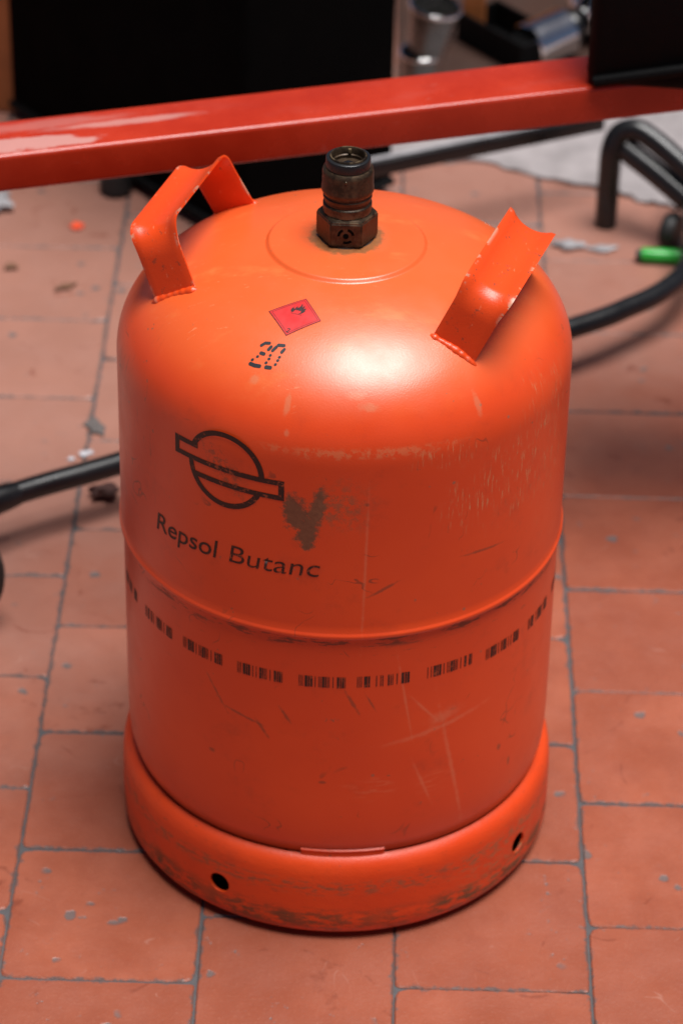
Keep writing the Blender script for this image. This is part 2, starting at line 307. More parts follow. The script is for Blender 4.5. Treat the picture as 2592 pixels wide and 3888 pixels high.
MAT = dict(
    body=paint_body(), ring=paint_ring(), handle=paint_handle(), brass=brass(), tile=tile_mat(), tilef=tile_mat(False), beam=beam_mat(),
    ink=ink('dark_print_ink', (0.022, 0.009, 0.008), 0.60), ink2=ink('thin_print_ink', (0.03, 0.010, 0.008), 0.55), dots=ink('blue_black_marker_ink', (0.008, 0.009, 0.014), 0.80),
    stick=simple('red_sticker_film', (0.62, 0.030, 0.030), 0.35, var=0.12, scale=120, bump=0.05),
    stickline=simple('dark_red_sticker_print', (0.16, 0.012, 0.014), 0.45, var=0.3, scale=300),
    flame=ink('black_sticker_print', (0.03, 0.008, 0.008), 0.62),
    plastic=simple('black_valve_plastic', (0.010, 0.010, 0.011), 0.32, var=0.2),
    inner=simple('dark_valve_seat', (0.05, 0.05, 0.06), 0.18, metal=0.8),
    grout=simple('grey_grout', (0.082, 0.079, 0.082), 0.9, var=0.35, scale=90, bump=0.5),
    cloth=simple('black_cloth', (0.0026, 0.0025, 0.0025), 0.95, var=0.3, scale=30, bump=0.4, bscale=900, spec=0.04),
    leather=simple('black_vinyl', (0.0030, 0.0030, 0.0032), 0.6, var=0.3, scale=40, bump=0.5, bscale=300, spec=0.10),
    tube=simple('black_gloss_paint', (0.008, 0.008, 0.009), 0.33, var=0.2, scale=50, bump=0.05),
    rubber=simple('black_rubber', (0.010, 0.010, 0.010), 0.6, var=0.2),
    brownrub=simple('brown_rubber', (0.055, 0.016, 0.011), 0.7, var=0.3),
    chrome=simple('polished_chrome', (0.80, 0.80, 0.80), 0.10, metal=1.0, var=0.03, bump=0.02),
    steel=simple('dull_steel', (0.13, 0.125, 0.12), 0.25, metal=0.7, var=0.4),
    wood=simple('orange_brown_wood', (0.33, 0.105, 0.028), 0.55, var=0.35, scale=25, bump=0.2),
    darkwood=simple('dark_brown_wood', (0.036, 0.014, 0.008), 0.6, var=0.35, scale=25, bump=0.2),
    palewood=simple('pale_brown_wood', (0.33, 0.17, 0.11), 0.6, var=0.3, scale=25, bump=0.2),
    sheet=simple('dusty_white_cloth', (0.28, 0.25, 0.25), 0.85, var=0.5, scale=26, bump=0.5, bscale=60),
    green=simple('green_marker_plastic', (0.015, 0.33, 0.035), 0.35, var=0.15),
    dkcap=simple('dark_marker_tip', (0.03, 0.045, 0.04), 0.5),
    greyscrap=simple('grey_plastic_scrap', (0.30, 0.29, 0.30), 0.4, var=0.5, scale=90),
    whitescrap=simple('white_paper_scrap', (0.50, 0.49, 0.52), 0.6, var=0.2),
    leaf=simple('dry_brown_leaf', (0.16, 0.075, 0.04), 0.8, var=0.4),
    orangedot=simple('orange_plastic_cap', (0.85, 0.09, 0.03), 0.4),
    dirt=simple('dark_grey_dirt', (0.10, 0.085, 0.08), 0.9, var=0.5, scale=150, bump=0.6, bscale=200),
)

# ------------------------------------------------------------------ object helpers
def tag(o, label=None, cat=None, group=None, kind=None):
    if label: o['label'] = label
    if cat: o['category'] = cat
    if group: o['group'] = group
    if kind: o['kind'] = kind
    return o
def empty(name, loc, label, cat, group=None):
    o = bpy.data.objects.new(name, None); COL.objects.link(o); o.location = loc; o.empty_display_size = 0.05
    return tag(o, label, cat, group)
def mesh(name, V, F, mat, parent=None, smooth=True, auto=None):
    me = bpy.data.meshes.new(name); me.from_pydata([tuple(v) for v in V], [], F); me.update()
    return link(name, me, mat, parent, smooth, auto)
def link(name, me, mat, parent=None, smooth=True, auto=None):
    me.materials.clear(); me.materials.append(mat)
    for p in me.polygons: p.use_smooth = smooth
    if auto is not None: me.set_sharp_from_angle(angle=math.radians(auto))
    o = bpy.data.objects.new(name, me); COL.objects.link(o)
    if parent: o.parent = parent
    return o
def frombm(name, bm, mat, parent=None, smooth=True, auto=35):
    bmesh.ops.recalc_face_normals(bm, faces=bm.faces)
    me = bpy.data.meshes.new(name); bm.to_mesh(me); bm.free()
    return link(name, me, mat, parent, smooth, auto)
def lathe_bm(prof, seg=64, closed=False, phase=0.0):
    bm = bmesh.new(); rings = []
    for r, z in prof:
        if r < 1e-6: rings.append([bm.verts.new((0, 0, z))])
        else: rings.append([bm.verts.new((r * math.sin(2 * math.pi * i / seg + phase), -r * math.cos(2 * math.pi * i / seg + phase), z)) for i in range(seg)])
    pairs = list(zip(rings[:-1], rings[1:])) + ([(rings[-1], rings[0])] if closed else [])
    for a, b in pairs:
        for i in range(seg):
            j = (i + 1) % seg
            if len(a) == 1 and len(b) == 1: continue
            if len(a) == 1: bm.faces.new((a[0], b[j], b[i]))
            elif len(b) == 1: bm.faces.new((a[i], a[j], b[0]))
            else: bm.faces.new((a[i], a[j], b[j], b[i]))
    return bm
def box_bm(sx, sy, sz, bev=0.002, seg=2, M=None):
    bm = bmesh.new(); bmesh.ops.create_cube(bm, size=1.0)
    bmesh.ops.scale(bm, vec=(sx, sy, sz), verts=bm.verts)
    if bev: bmesh.ops.bevel(bm, geom=bm.edges[:], offset=bev, segments=seg, affect='EDGES', profile=0.5)
    if M: bmesh.ops.transform(bm, matrix=M, verts=bm.verts)
    return bm
def smooth_path(pts, n=8):
    P = [Vector(p) for p in pts]; out = []
    for i in range(len(P) - 1):
        a = P[max(0, i - 1)]; b = P[i]; c = P[i + 1]; d = P[min(len(P) - 1, i + 2)]
        for k in range(n):
            t = k / n
            out.append(0.5 * ((2 * b) + (c - a) * t + (2 * a - 5 * b + 4 * c - d) * t * t + (3 * b - a - 3 * c + d) * t ** 3))
    return out + [P[-1]]
def tube_bm(path, rad, seg=16, bm=None, cap=True):
    bm = bm or bmesh.new(); rings = []; prev = None
    for i, p in enumerate(path):
        t = (path[min(i + 1, len(path) - 1)] - path[max(i - 1, 0)]).normalized()
        if prev is None:
            a = Vector((0, 0, 1)) if abs(t.z) < 0.9 else Vector((1, 0, 0)); nrm = t.cross(a).normalized()
        else: nrm = (prev - t * prev.dot(t)).normalized()
        prev = nrm; bi = t.cross(nrm)
        rr = rad(i / (len(path) - 1)) if callable(rad) else rad
        rings.append([bm.verts.new(p + (nrm * math.cos(2 * math.pi * k / seg) + bi * math.sin(2 * math.pi * k / seg)) * rr) for k in range(seg)])
    for a, b in zip(rings[:-1], rings[1:]):
        for k in range(seg): bm.faces.new((a[k], a[(k + 1) % seg], b[(k + 1) % seg], b[k]))
    if cap: bm.faces.new(rings[0][::-1]); bm.faces.new(rings[-1])
    return bm

# ------------------------------------------------------------------ floor
TA = -0.01040; TW = 0.13348; X0, Y0 = -0.22284, 0.80370
ca, sa = math.cos(TA), math.sin(TA)
def grid_pt(u, v): return (ca * u - sa * v, sa * u + ca * v)
fl = frombm('floor', box_bm(7.0, 7.0, 0.05, 0, M=Matrix.Translation((0, 1.0, -0.025 - 0.0016))), MAT['grout'])
tag(fl, kind='structure')
def tile_mesh(seed):
    rg = random.Random(seed); h = 0.0658; ring = []
    rc = 0.004
    for (cx, cy, a0) in ((h, -h, -90), (h, h, 0), (-h, h, 90), (-h, -h, 180)):
        rcc = rc * rg.uniform(0.5, 2.2)
        for k in range(3):
            a = math.radians(a0 + 45 * k); bx = cx - math.copysign(rcc, cx); by = cy - math.copysign(rcc, cy)
            ring.append((bx + rcc * math.cos(a), by + rcc * math.sin(a)))
        # two jittered points along the following side
        nx = {-90: (h, None), 0: (None, h), 90: (-h, None), 180: (None, -h)}[a0]
        for t in ((-0.35, 0.3) if a0 in (-90, 180) else (0.35, -0.3)):
            j = rg.uniform(-0.0007, 0.0004)
            if nx[0] is not None: ring.append((nx[0] + math.copysign(j, nx[0]), t * 2 * h))
            else: ring.append(((t if a0 == 0 else t) * 2 * h, nx[1] + math.copysign(j, nx[1])))
    return ring
def fix_ring(ring):
    return sorted(ring, key=lambda p: math.atan2(p[1], p[0]))
tms = []
for s in range(6):
    ring = fix_ring(tile_mesh(s)); n = len(ring)
    V = [(x, y, -0.006) for x, y in ring] + [(x, y, -0.0011) for x, y in ring] + [(x * 0.983, y * 0.983, 0.0) for x, y in ring]
    F = [(i, (i + 1) % n, n + (i + 1) % n, n + i) for i in range(n)] + [(n + i, n + (i + 1) % n, 2 * n + (i + 1) % n, 2 * n + i) for i in range(n)] + [tuple(range(2 * n, 3 * n))]
    me = bpy.data.meshes.new('tile'); me.from_pydata(V, [], F); me.materials.append(MAT['tile']); me.update(); tms.append(me)
# columns k: between long joints X0+k*TW and X0+(k+1)*TW; odd columns half a tile up
outer_V, outer_F = [], []
for k in range(-10, 15):
    for j in range(-16, 16):
        u = X0 + (k + 0.5) * TW; v = Y0 + (j + 0.5) * TW + (0.5 * TW if k % 2 == 0 else 0.0)
        gx, gy = grid_pt(u, v)
        half = 0.30 + (gy + 0.4) * 0.10
        inside = (-0.62 < gy < 1.62) and abs(gx) < half + 0.08
        me = random.choice(tms)
        z = random.uniform(-0.0004, 0.0003); rz = TA + random.choice((0, 1, 2, 3)) * math.pi / 2 + random.uniform(-0.004, 0.004)
        if inside:
            o = bpy.data.objects.new('tile', me); COL.objects.link(o); o.parent = fl
            o.location = (gx + random.uniform(-.0004, .0004), gy + random.uniform(-.0004, .0004), z); o.rotation_euler = (random.uniform(-.0035, .0035), random.uniform(-.0035, .0035), rz)
        else:
            b = len(outer_V); c, s = math.cos(rz), math.sin(rz)
            for vv in me.vertices: outer_V.append((gx + c * vv.co.x - s * vv.co.y, gy + s * vv.co.x + c * vv.co.y, z + vv.co.z))
            for pl in me.polygons: outer_F.append(tuple(b + i for i in pl.vertices))
of = mesh('outer_tile', outer_V, outer_F, MAT['tilef'], fl, smooth=False); of['kind'] = 'stuff'

# ------------------------------------------------------------------ gas bottle
bottle = empty('gas_bottle', (0, 0, 0), 'tall orange steel butane gas bottle with two welded handles and a brass valve', 'gas bottle')
def dome_z(r): return ZC + (ZT - ZC) * max(0.0, 1 - (min(r, R) / R) ** NN) ** (1 / NN)
prof = [(0.0, 0.048), (0.06, 0.050), (0.115, 0.0565), (0.133, 0.0605), (0.1410, 0.0665), (0.1446, 0.0735), (0.1466, 0.082), (0.1476, 0.094), (R2, 0.106)]
prof += [(R2, 0.106 + 0.1475 * i / 10) for i in range(1, 11)]
prof += [(R2, 0.2556), (0.1496, 0.2557), (0.1504, 0.2561), (0.1507, 0.2568), (0.1507, 0.2582), (0.1505, 0.2588), (0.1498, 0.2597), (0.1495, 0.2604), (R, 0.266)]
prof += [(R, 0.271 + (ZC - 0.271) * i / 8) for i in range(1, 8)]
N = 70
for i in range(N + 1):
    a = (math.pi / 2) * i / N
    r = R * max(0.0, math.cos(a)) ** (2 / NN); z = ZC + (ZT - ZC) * math.sin(a) ** (2 / NN)
    if r > 0.056: prof.append((r, z))
def boss(r):
    t = min(1, max(0, (0.0525 - r) / 0.0030)); return 0.0019 * t * t * (3 - 2 * t)
RB = [0.0558, 0.0540, 0.0528, 0.0524, 0.0520, 0.0516, 0.0512, 0.0508, 0.0504, 0.0500, 0.0496, 0.0490, 0.0480, 0.046, 0.042, 0.037, 0.032, 0.027, 0.022, 0.016, 0.010, 0.005, 0.0]
for r in RB: prof.append((r, dome_z(r) + boss(r)))
bm = lathe_bm(prof, 256)
frombm('body', bm, MAT['body'], bottle, True, 40)
# --- foot ring, a pressed shell with four vent holes
rp = [(0.1418, 0.0655), (0.1421, 0.0692), (0.1440, 0.0702), (0.1482, 0.0684), (0.1512, 0.0632), (0.1523, 0.0570), (0.1527, 0.0490), (0.1528, 0.0400), (0.1528, 0.0300), (0.1528, 0.0200), (0.1527, 0.0135), (0.1521, 0.0092), (0.1506, 0.0068), (0.1480, 0.0062), (0.1410, 0.0058), (0.1372, 0.0040), (0.1355, 0.0008),
      (0.1340, 0.0012), (0.1355, 0.0055), (0.1400, 0.0080), (0.1460, 0.0086), (0.1490, 0.0108), (0.1507, 0.0160), (0.1509, 0.0200), (0.1509, 0.0300), (0.1509, 0.0400), (0.1508, 0.0490), (0.1502, 0.0555), (0.1488, 0.0610), (0.1466, 0.0648), (0.1445, 0.0660), (0.1432, 0.0645)]
bm = lathe_bm(rp, 224, closed=True)
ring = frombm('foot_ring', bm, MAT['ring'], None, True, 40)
cut_bm = bmesh.new()
for az in (-30.8, 57.2, 149.2, -120.8):
    a = math.radians(az); d = Vector((math.sin(a), -math.cos(a), 0))
    M = Matrix.Translation(d * 0.152 + Vector((0, 0, 0.0322))) @ d.to_track_quat('Z', 'Y').to_matrix().to_4x4()
    bmesh.ops.create_cone(cut_bm, cap_ends=True, segments=28, radius1=0.0074, radius2=0.0082, depth=0.012, matrix=M)
cme = bpy.data.meshes.new('cutter'); cut_bm.to_mesh(cme); cut_bm.free()
cut = bpy.data.objects.new('cutter', cme); COL.objects.link(cut)
md = ring.modifiers.new('holes', 'BOOLEAN'); md.object = cut; md.operation = 'DIFFERENCE'; md.solver = 'EXACT'
bpy.context.view_layer.update()
me2 = bpy.data.meshes.new_from_object(ring.evaluated_get(bpy.context.evaluated_depsgraph_get()))
ring.modifiers.clear(); ring.data = me2; me2.materials.clear(); me2.materials.append(MAT['ring'])
for p in me2.polygons: p.use_smooth = True; p.material_index = 0
me2.set_sharp_from_angle(angle=math.radians(40))
bpy.data.objects.remove(cut); ring.parent = bottle

# --- tack strip where the body is welded down onto the ring lip
for az in (2.3, 182.3):
    bm = bmesh.new(); G = []
    for i in range(25):
        a = math.radians(az - 11.2 + 22.4 * i / 24); e = min(1, 8 * min(i, 24 - i) / 24 + 0.15)
        G.append([bm.verts.new((r * math.sin(a), -r * math.cos(a), z)) for r, z in ((0.1440, 0.0765), (0.1462, 0.0748), (0.1448 + 0.0003 * e, 0.0722), (0.1449 + 0.0003 * e, 0.0712), (0.1454 + 0.0003 * e, 0.0702), (0.1440, 0.0660))])
    for a, b in zip(G[:-1], G[1:]):
        for k in range(5): bm.faces.new((a[k], b[k], b[k + 1], a[k + 1]))
    bm.faces.new(G[0]); bm.faces.new(G[-1][::-1])
    frombm('tack_strip', bm, MAT['handle'], bottle, True, 75)

# --- handles: bent strap, hollowed grip, welded to the dome
def make_handle(phi, uc, ucb):
    beta, rad, z0, hb, ht, hg, wid = 0.4155, 0.0953, 0.4430, 0.062, 0.0491, 0.0455, 0.0307
    v = Vector((math.sin(phi), -math.cos(phi), 0)); u = Vector((math.cos(phi), math.sin(phi), 0))
    wv = Vector((0, 0, math.cos(beta))) + v * math.sin(beta); nn = -v * math.cos(beta) + Vector((0, 0, math.sin(beta)))
    C = v * rad + Vector((0, 0, z0)) + u * uc
    hb = 0.0575; db = ucb - uc; h0 = -0.012; ex = (hb - ht) / (hg + 0.004)
    def foot(sg): return Vector((sg * hb + db, -0.004)) + (Vector((sg * hb + db, -0.004)) - Vector((sg * ht, hg))) * (0.008 / (hg + 0.004))
    raw = [tuple(foot(-1)), (-ht, hg), (ht, hg), tuple(foot(1))]
    rb = 0.0150; path = []
    def seg(a, b, n, first=True):
        for i in range(0 if first else 1, n + 1): path.append(Vector(a).lerp(Vector(b), i / n))
    A, B_, C_, D_ = [Vector(p) for p in raw]
    def corner(p, q, s):
        d1 = (p - q).normalized(); d2 = (s - q).normalized(); ang = d1.angle(d2); t = rb / math.tan(ang / 2) * 0.85
        return q + d1 * t, q + d2 * t
    a1, a2 = corner(A, B_, C_); b1, b2 = corner(B_, C_, D_)
    seg(A, a1, 8)
    for i in range(1, 9): t = i / 8; path.append(a1 * (1 - t) ** 2 + B_ * 2 * t * (1 - t) + a2 * t * t)
    seg(a2, b1, 14, False)
    for i in range(1, 9): t = i / 8; path.append(b1 * (1 - t) ** 2 + C_ * 2 * t * (1 - t) + b2 * t * t)
    seg(b2, D_, 8, False)
    NS = 13; th = 0.0026; top, bot = [], []
    for i, p in enumerate(path):
        q0 = path[max(0, i - 1)]; q1 = path[min(len(path) - 1, i + 1)]; t = (q1 - q0).normalized(); nr = Vector((-t.y, t.x))
        g = min(1, max(0, (p.y - 0.026) / (hg - 0.028))); g = g * g * (3 - 2 * g)
        rt, rb_ = [], []
        for k in range(NS):
            s = -1 + 2 * k / (NS - 1)
            dip = 0.0072 * g * (1 - abs(s) ** 2.2) - 0.0012 * g * max(0, abs(s) - 0.85) / 0.15 * -1
            edge = 0.0006 * (abs(s) > 0.95)
            wd = wid * (1 + 0.10 * g)
            base = C + nn * (s * wd / 2)
            pt = p - nr * dip
            P1 = pt + nr * (th / 2 - edge); P2 = pt - nr * (th / 2 - edge)
            rt.append(base + u * P1.x + wv * P1.y); rb_.append(base + u * P2.x + wv * P2.y)
        top.append(rt); bot.append(rb_)
    bm = bmesh.new()
    T = [[bm.verts.new(q) for q in r] for r in top]; Bt = [[bm.verts.new(q) for q in r] for r in bot]
    for i in range(len(T) - 1):
        for k in range(NS - 1):
            bm.faces.new((T[i][k], T[i][k + 1], T[i + 1][k + 1], T[i + 1][k])); bm.faces.new((Bt[i][k], Bt[i + 1][k], Bt[i + 1][k + 1], Bt[i][k + 1]))
        bm.faces.new((T[i][0], T[i + 1][0], Bt[i + 1][0], Bt[i][0])); bm.faces.new((T[i][-1], Bt[i][-1], Bt[i + 1][-1], T[i + 1][-1]))
    for q in (0, -1):
        for k in range(NS - 1): bm.faces.new((T[q][k], T[q][k + 1], Bt[q][k + 1], Bt[q][k]))
    h = frombm('handle', bm, MAT['handle'], bottle, True, 50)
    for sgn in (-1, 1):                             # rippled weld beads along the outer foot of each leg
        pts = []
        for i in range(41):
            s = -1.12 + 2.3 * i / 40
            ft = foot(sgn); tp = Vector((sgn * ht, hg))
            lo, hi = 0.0, 1.0
            for _ in range(24):                    # where this line of the leg meets the dome
                md_ = (lo + hi) / 2; pp = ft.lerp(tp, md_); q = C + nn * (s * wid / 2) + u * pp.x + wv * pp.y
                if q.z < dome_z(math.hypot(q.x, q.y)): lo = md_
                else: hi = md_
            q = q + u * sgn * 0.0016; r = math.hypot(q.x, q.y)
            pts.append(Vector((q.x, q.y, dome_z(r) - 0.0013)))
        rg = random.Random(int(phi * 100) + sgn)
        amp = [rg.uniform(0.85, 1.2) for _ in range(60)]
        bmw = tube_bm(pts, lambda t: (0.0028 + 0.00016 * math.sin(t * 46 + sgn) + 0.0009 * math.exp(-((t - 0.93) / 0.06) ** 2)) * (1 + 0.16 * math.sin(t * 9 + phi * 3)) * min(1, 6 * min(t, 1 - t) + 0.35), 10)
        frombm('weld_bead', bmw, MAT['handle'], h, True, 60)
    return h
make_handle(-1.8796, 0.0072, 0.0050)
make_handle(1.2384, -0.0086, -0.0056)

# --- valve
valve = frombm('valve', lathe_bm([(0.0, 0.4870), (0.0150, 0.4870), (0.0157, 0.4877), (0.0157, 0.4928), (0.0153, 0.4934), (0.0146, 0.4938), (0.0146, 0.4958), (0.0154, 0.4964), (0.0157, 0.4972), (0.0157, 0.4986), (0.0151, 0.4993), (0.0151, 0.5002), (0.0162, 0.5012), (0.0168, 0.5024), (0.0168, 0.5045), (0.0165, 0.5060), (0.0164, 0.5150), (0.0160, 0.5170), (0.0150, 0.5182), (0.0, 0.5182)], 64), MAT['brass'], bottle, True, 30)
hexp = []
bmh = bmesh.new()
def hexring(rc, z): return [bmh.verts.new((rc * math.sin(math.radians(60 * i - 30 - 2)), -rc * math.cos(math.radians(60 * i - 30 - 2)), z)) for i in range(6)]
lay = [hexring(0.0188, 0.4684), hexring(0.0200, 0.4697), hexring(0.0200, 0.4852), hexring(0.0182, 0.4872)]
for a, b in zip(lay[:-1], lay[1:]):
    for i in range(6): bmh.faces.new((a[i], a[(i + 1) % 6], b[(i + 1) % 6], b[i]))
bmh.faces.new(lay[0][::-1]); bmh.faces.new(lay[-1])
bmesh.ops.bevel(bmh, geom=[e for e in bmh.edges], offset=0.0007, segments=2, affect='EDGES')
for ti in (0.0003, 0.0008):
    big = [f for f in bmh.faces if f.calc_area() > 4e-5 and abs(f.normal.z) < 0.2]
    bmesh.ops.inset_individual(bmh, faces=big, thickness=ti)
frombm('hex_nut', bmh, MAT['brass'], valve, True, 30)
frombm('valve_seat', lathe_bm([(0.0, 0.4600), (0.0185, 0.4600), (0.0183, 0.4672), (0.0170, 0.4678), (0.0165, 0.4692), (0.0, 0.4690)], 48), simple('rusty_valve_seat', (0.030, 0.014, 0.007), 0.75, var=0.8, scale=240, bump=0.8, bscale=300), valve, True, 40)
frombm('valve_collar', lathe_bm([(0.0140, 0.5170), (0.0143, 0.5184), (0.0143, 0.5240), (0.0140, 0.5248), (0.0131, 0.5253), (0.0122, 0.5253), (0.0116, 0.5246)], 64), MAT['plastic'], valve, True, 30)
frombm('valve_mouth', lathe_bm([(0.0120, 0.5235), (0.0119, 0.5256), (0.0115, 0.5263), (0.0109, 0.5263), (0.0104, 0.5254), (0.0102, 0.5215), (0.0095, 0.5210), (0.0095, 0.5190), (0.0060, 0.5184), (0.0, 0.5184)], 64), MAT['brass'], valve, True, 30)
frombm('valve_pin', lathe_bm([(0.0042, 0.5184), (0.0042, 0.5196), (0.0034, 0.5202), (0.0018, 0.5203), (0.0014, 0.5215), (0.0, 0.5217)], 32), MAT['inner'], valve, True, 30)
frombm('valve_key', box_bm(0.0022, 0.0018, 0.0036, 0.0004, M=Matrix.Translation((0.0008, 0.0098, 0.5236))), MAT['brass'], valve)
frombm('collar_bead', lathe_bm([(0.0, 0.0010), (0.0007, 0.0007), (0.0010, 0.0)], 12), MAT['brass'], valve).matrix_world = Matrix.Translation((-0.0012, -0.01625, 0.5145)) @ Vector((0, -1, 0)).to_track_quat('Z', 'Y').to_matrix().to_4x4()
# stamped wheel-like vent mark on the front flat
def flat_ring(bm, cx, cy, r0, r1, a0, a1, n=16, M=None):
    P = []
    for i in range(n + 1):
        a = math.radians(a0 + (a1 - a0) * i / n)
        P.append((bm.verts.new(M @ Vector((cx + r0 * math.cos(a), cy + r0 * math.sin(a), 0))), bm.verts.new(M @ Vector((cx + r1 * math.cos(a), cy + r1 * math.sin(a), 0)))))
    for a, b in zip(P[:-1], P[1:]): bm.faces.new((a[0], a[1], b[1], b[0]))
fa = math.radians(-2); fd = Vector((math.sin(fa), -math.cos(fa), 0)); fx = Vector((math.cos(fa), math.sin(fa), 0))
FM = Matrix.Translation(fd * 0.01745 + Vector((0, 0, 0.4768))) @ Matrix((fx, Vector((0, 0, 1)), fd)).transposed().to_4x4()
bm = bmesh.new()
for a0 in (115, 10, 250): flat_ring(bm, 0, 0, 0.0038, 0.0055, a0, a0 + 66, 12, FM)
flat_ring(bm, 0, 0, 0.00001, 0.0019, 0, 360, 16, FM)
frombm('vent_slot', bm, MAT['cloth'], valve)
bm = bmesh.new(); flat_ring(bm, 0, 0, 0.0068, 0.0071, 0, 360, 40, FM @ Matrix.Translation((0, 0, 0.00004)))
frombm('stamped_circle', bm, MAT['inner'], valve)

# --- prints on the wall
def cyl(u, z, rad): a = u / R; return (rad * math.sin(a), -rad * math.cos(a), z)
def ribbon(V, F, pts, wdt, step=0.0018):
    P = [Vector(p) for p in pts]; S = []
    for a, b in zip(P[:-1], P[1:]):
        n = max(1, int((b - a).length / step))
        for i in range(n): S.append(a.lerp(b, i / n))
    S.append(P[-1]); b0 = len(V)
    for i, p in enumerate(S):
        d1 = (S[min(i + 1, len(S) - 1)] - p); d0 = (p - S[max(i - 1, 0)])
        d1 = d1.normalized() if d1.length > 1e-9 else d0.normalized(); d0 = d0.normalized() if d0.length > 1e-9 else d1
        t = (d0 + d1).normalized(); n = Vector((-t.y, t.x)); k = 1 / max(0.5, n.dot(Vector((-d1.y, d1.x))))
        V.append(p + n * wdt / 2 * k); V.append(p - n * wdt / 2 * k)
    for i in range(len(S) - 1): F.append((b0 + 2 * i, b0 + 2 * i + 1, b0 + 2 * i + 3, b0 + 2 * i + 2))
mm = 0.001; LW = 0.0036
cu, cv, cr = -76.6, 371.5, 26.0
def arc(a0, a1, n=40): return [((cu + cr * math.cos(math.radians(a0 + (a1 - a0) * i / n))) * mm, (cv + cr * math.sin(math.radians(a0 + (a1 - a0) * i / n))) * mm) for i in range(n + 1)]
V, F = [], []
ribbon(V, F, [(-114.8 * mm, 382.9 * mm), (-114.8 * mm, 369.6 * mm)], LW * 1.05)
ribbon(V, F, [(-116.6 * mm, 381.6 * mm), (-97.0 * mm, 381.6 * mm)], LW)
ribbon(V, F, [(-113 * mm, 371.6 * mm), (-39.0 * mm, 371.8 * mm)], LW)
ribbon(V, F, [(-99.6 * mm, 361.0 * mm), (-39.0 * mm, 360.9 * mm)], LW)
ribbon(V, F, [(-37.8 * mm, 373.6 * mm), (-37.8 * mm, 359.1 * mm)], LW * 1.05)
ribbon(V, F, arc(158, 3), LW * 1.05); ribbon(V, F, arc(177, 336), LW * 1.05)
# stack the crossing strokes a hair apart
mesh('printed_emblem', [cyl(p.x, p.y, R + 0.00018 + 0.00002 * ((i // 40) % 4)) for i, p in enumerate(V)], F, MAT['ink'], bottle)
def text_part(name, txt, u0, z0, size, wid, mat, shear, weight, slope, rad):
    cv_ = bpy.data.curves.new('text', 'FONT'); cv_.body = txt; cv_.size = size; cv_.offset = weight; cv_.shear = shear; cv_.resolution_u = 6
    to = bpy.data.objects.new('text', cv_); COL.objects.link(to); bpy.context.view_layer.update()
    me = bpy.data.meshes.new_from_object(to.evaluated_get(bpy.context.evaluated_depsgraph_get())); bpy.data.objects.remove(to)
    xs = [v.co.x for v in me.vertices]; x0, x1 = min(xs), max(xs); k = wid / (x1 - x0)
    for v in me.vertices:
        uu = (v.co.x - x0) * k; zz = z0 + v.co.y + slope * uu
        v.co = cyl(u0 + uu, zz, rad)
    return link(name, me, mat, bottle)
text_part('printed_lettering', 'Repsol', -0.1378, 0.2990, 0.0193, 0.0560, MAT['ink'], 0.13, 0.00010, 0.055, R + 0.0002)
text_part('printed_lettering', 'Butanc', -0.0735, 0.3030, 0.0193, 0.0610, MAT['ink2'], 0.13, -0.00008, 0.020, R + 0.0002)
# bar prints below the seam
PAT = [(0, .5), (1.2, .5), (2.4, .5), (4.2, 2.0), (6.6, 1.2), (8.2, 1.6), (11.4, .6), (14.0, .5), (15.2, .6), (16.5, 1.7), (18.6, 1.0), (20.2, .6), (21.4, .5), (24.0, .6), (27.0, 1.7), (29.2, 1.0), (30.6, 1.5), (32.6, .5)]
bars = [(-78.5, -66.5), (-60.9, -48.0), (-43.6, -30.7), (-26.25, -14.0), (-9.8, 2.0), (4.9, 18.8), (23.2, 36.3), (41.0, 53.8), (58.5, 70.7), (75.5, 88.0)]
for bi, (a0, a1) in enumerate(bars):
    V, F = [], []; s0, s1 = math.radians(a0) * R, math.radians(a1) * R; sc = (s1 - s0) / 33.1
    rg = random.Random(bi); zb = 0.2156 + rg.uniform(-.0004, .0004) - (0.0022 if a0 > 39 else 0); zt = zb + 0.0088
    for x, wd in PAT:
        if rg.random() < 0.06: continue
        a = s0 + x * sc; b = a + wd * sc * 1.0; i0 = len(V)
        V += [cyl(a, zb + rg.uniform(-.0002, .0002), R2 + 0.0002), cyl(b, zb + rg.uniform(-.0002, .0002), R2 + 0.0002), cyl(b, zt, R2 + 0.0002), cyl(a, zt, R2 + 0.0002)]; F.append((i0, i0 + 1, i0 + 2, i0 + 3))
    mesh('bar_print', V, F, MAT['ink2'], bottle)
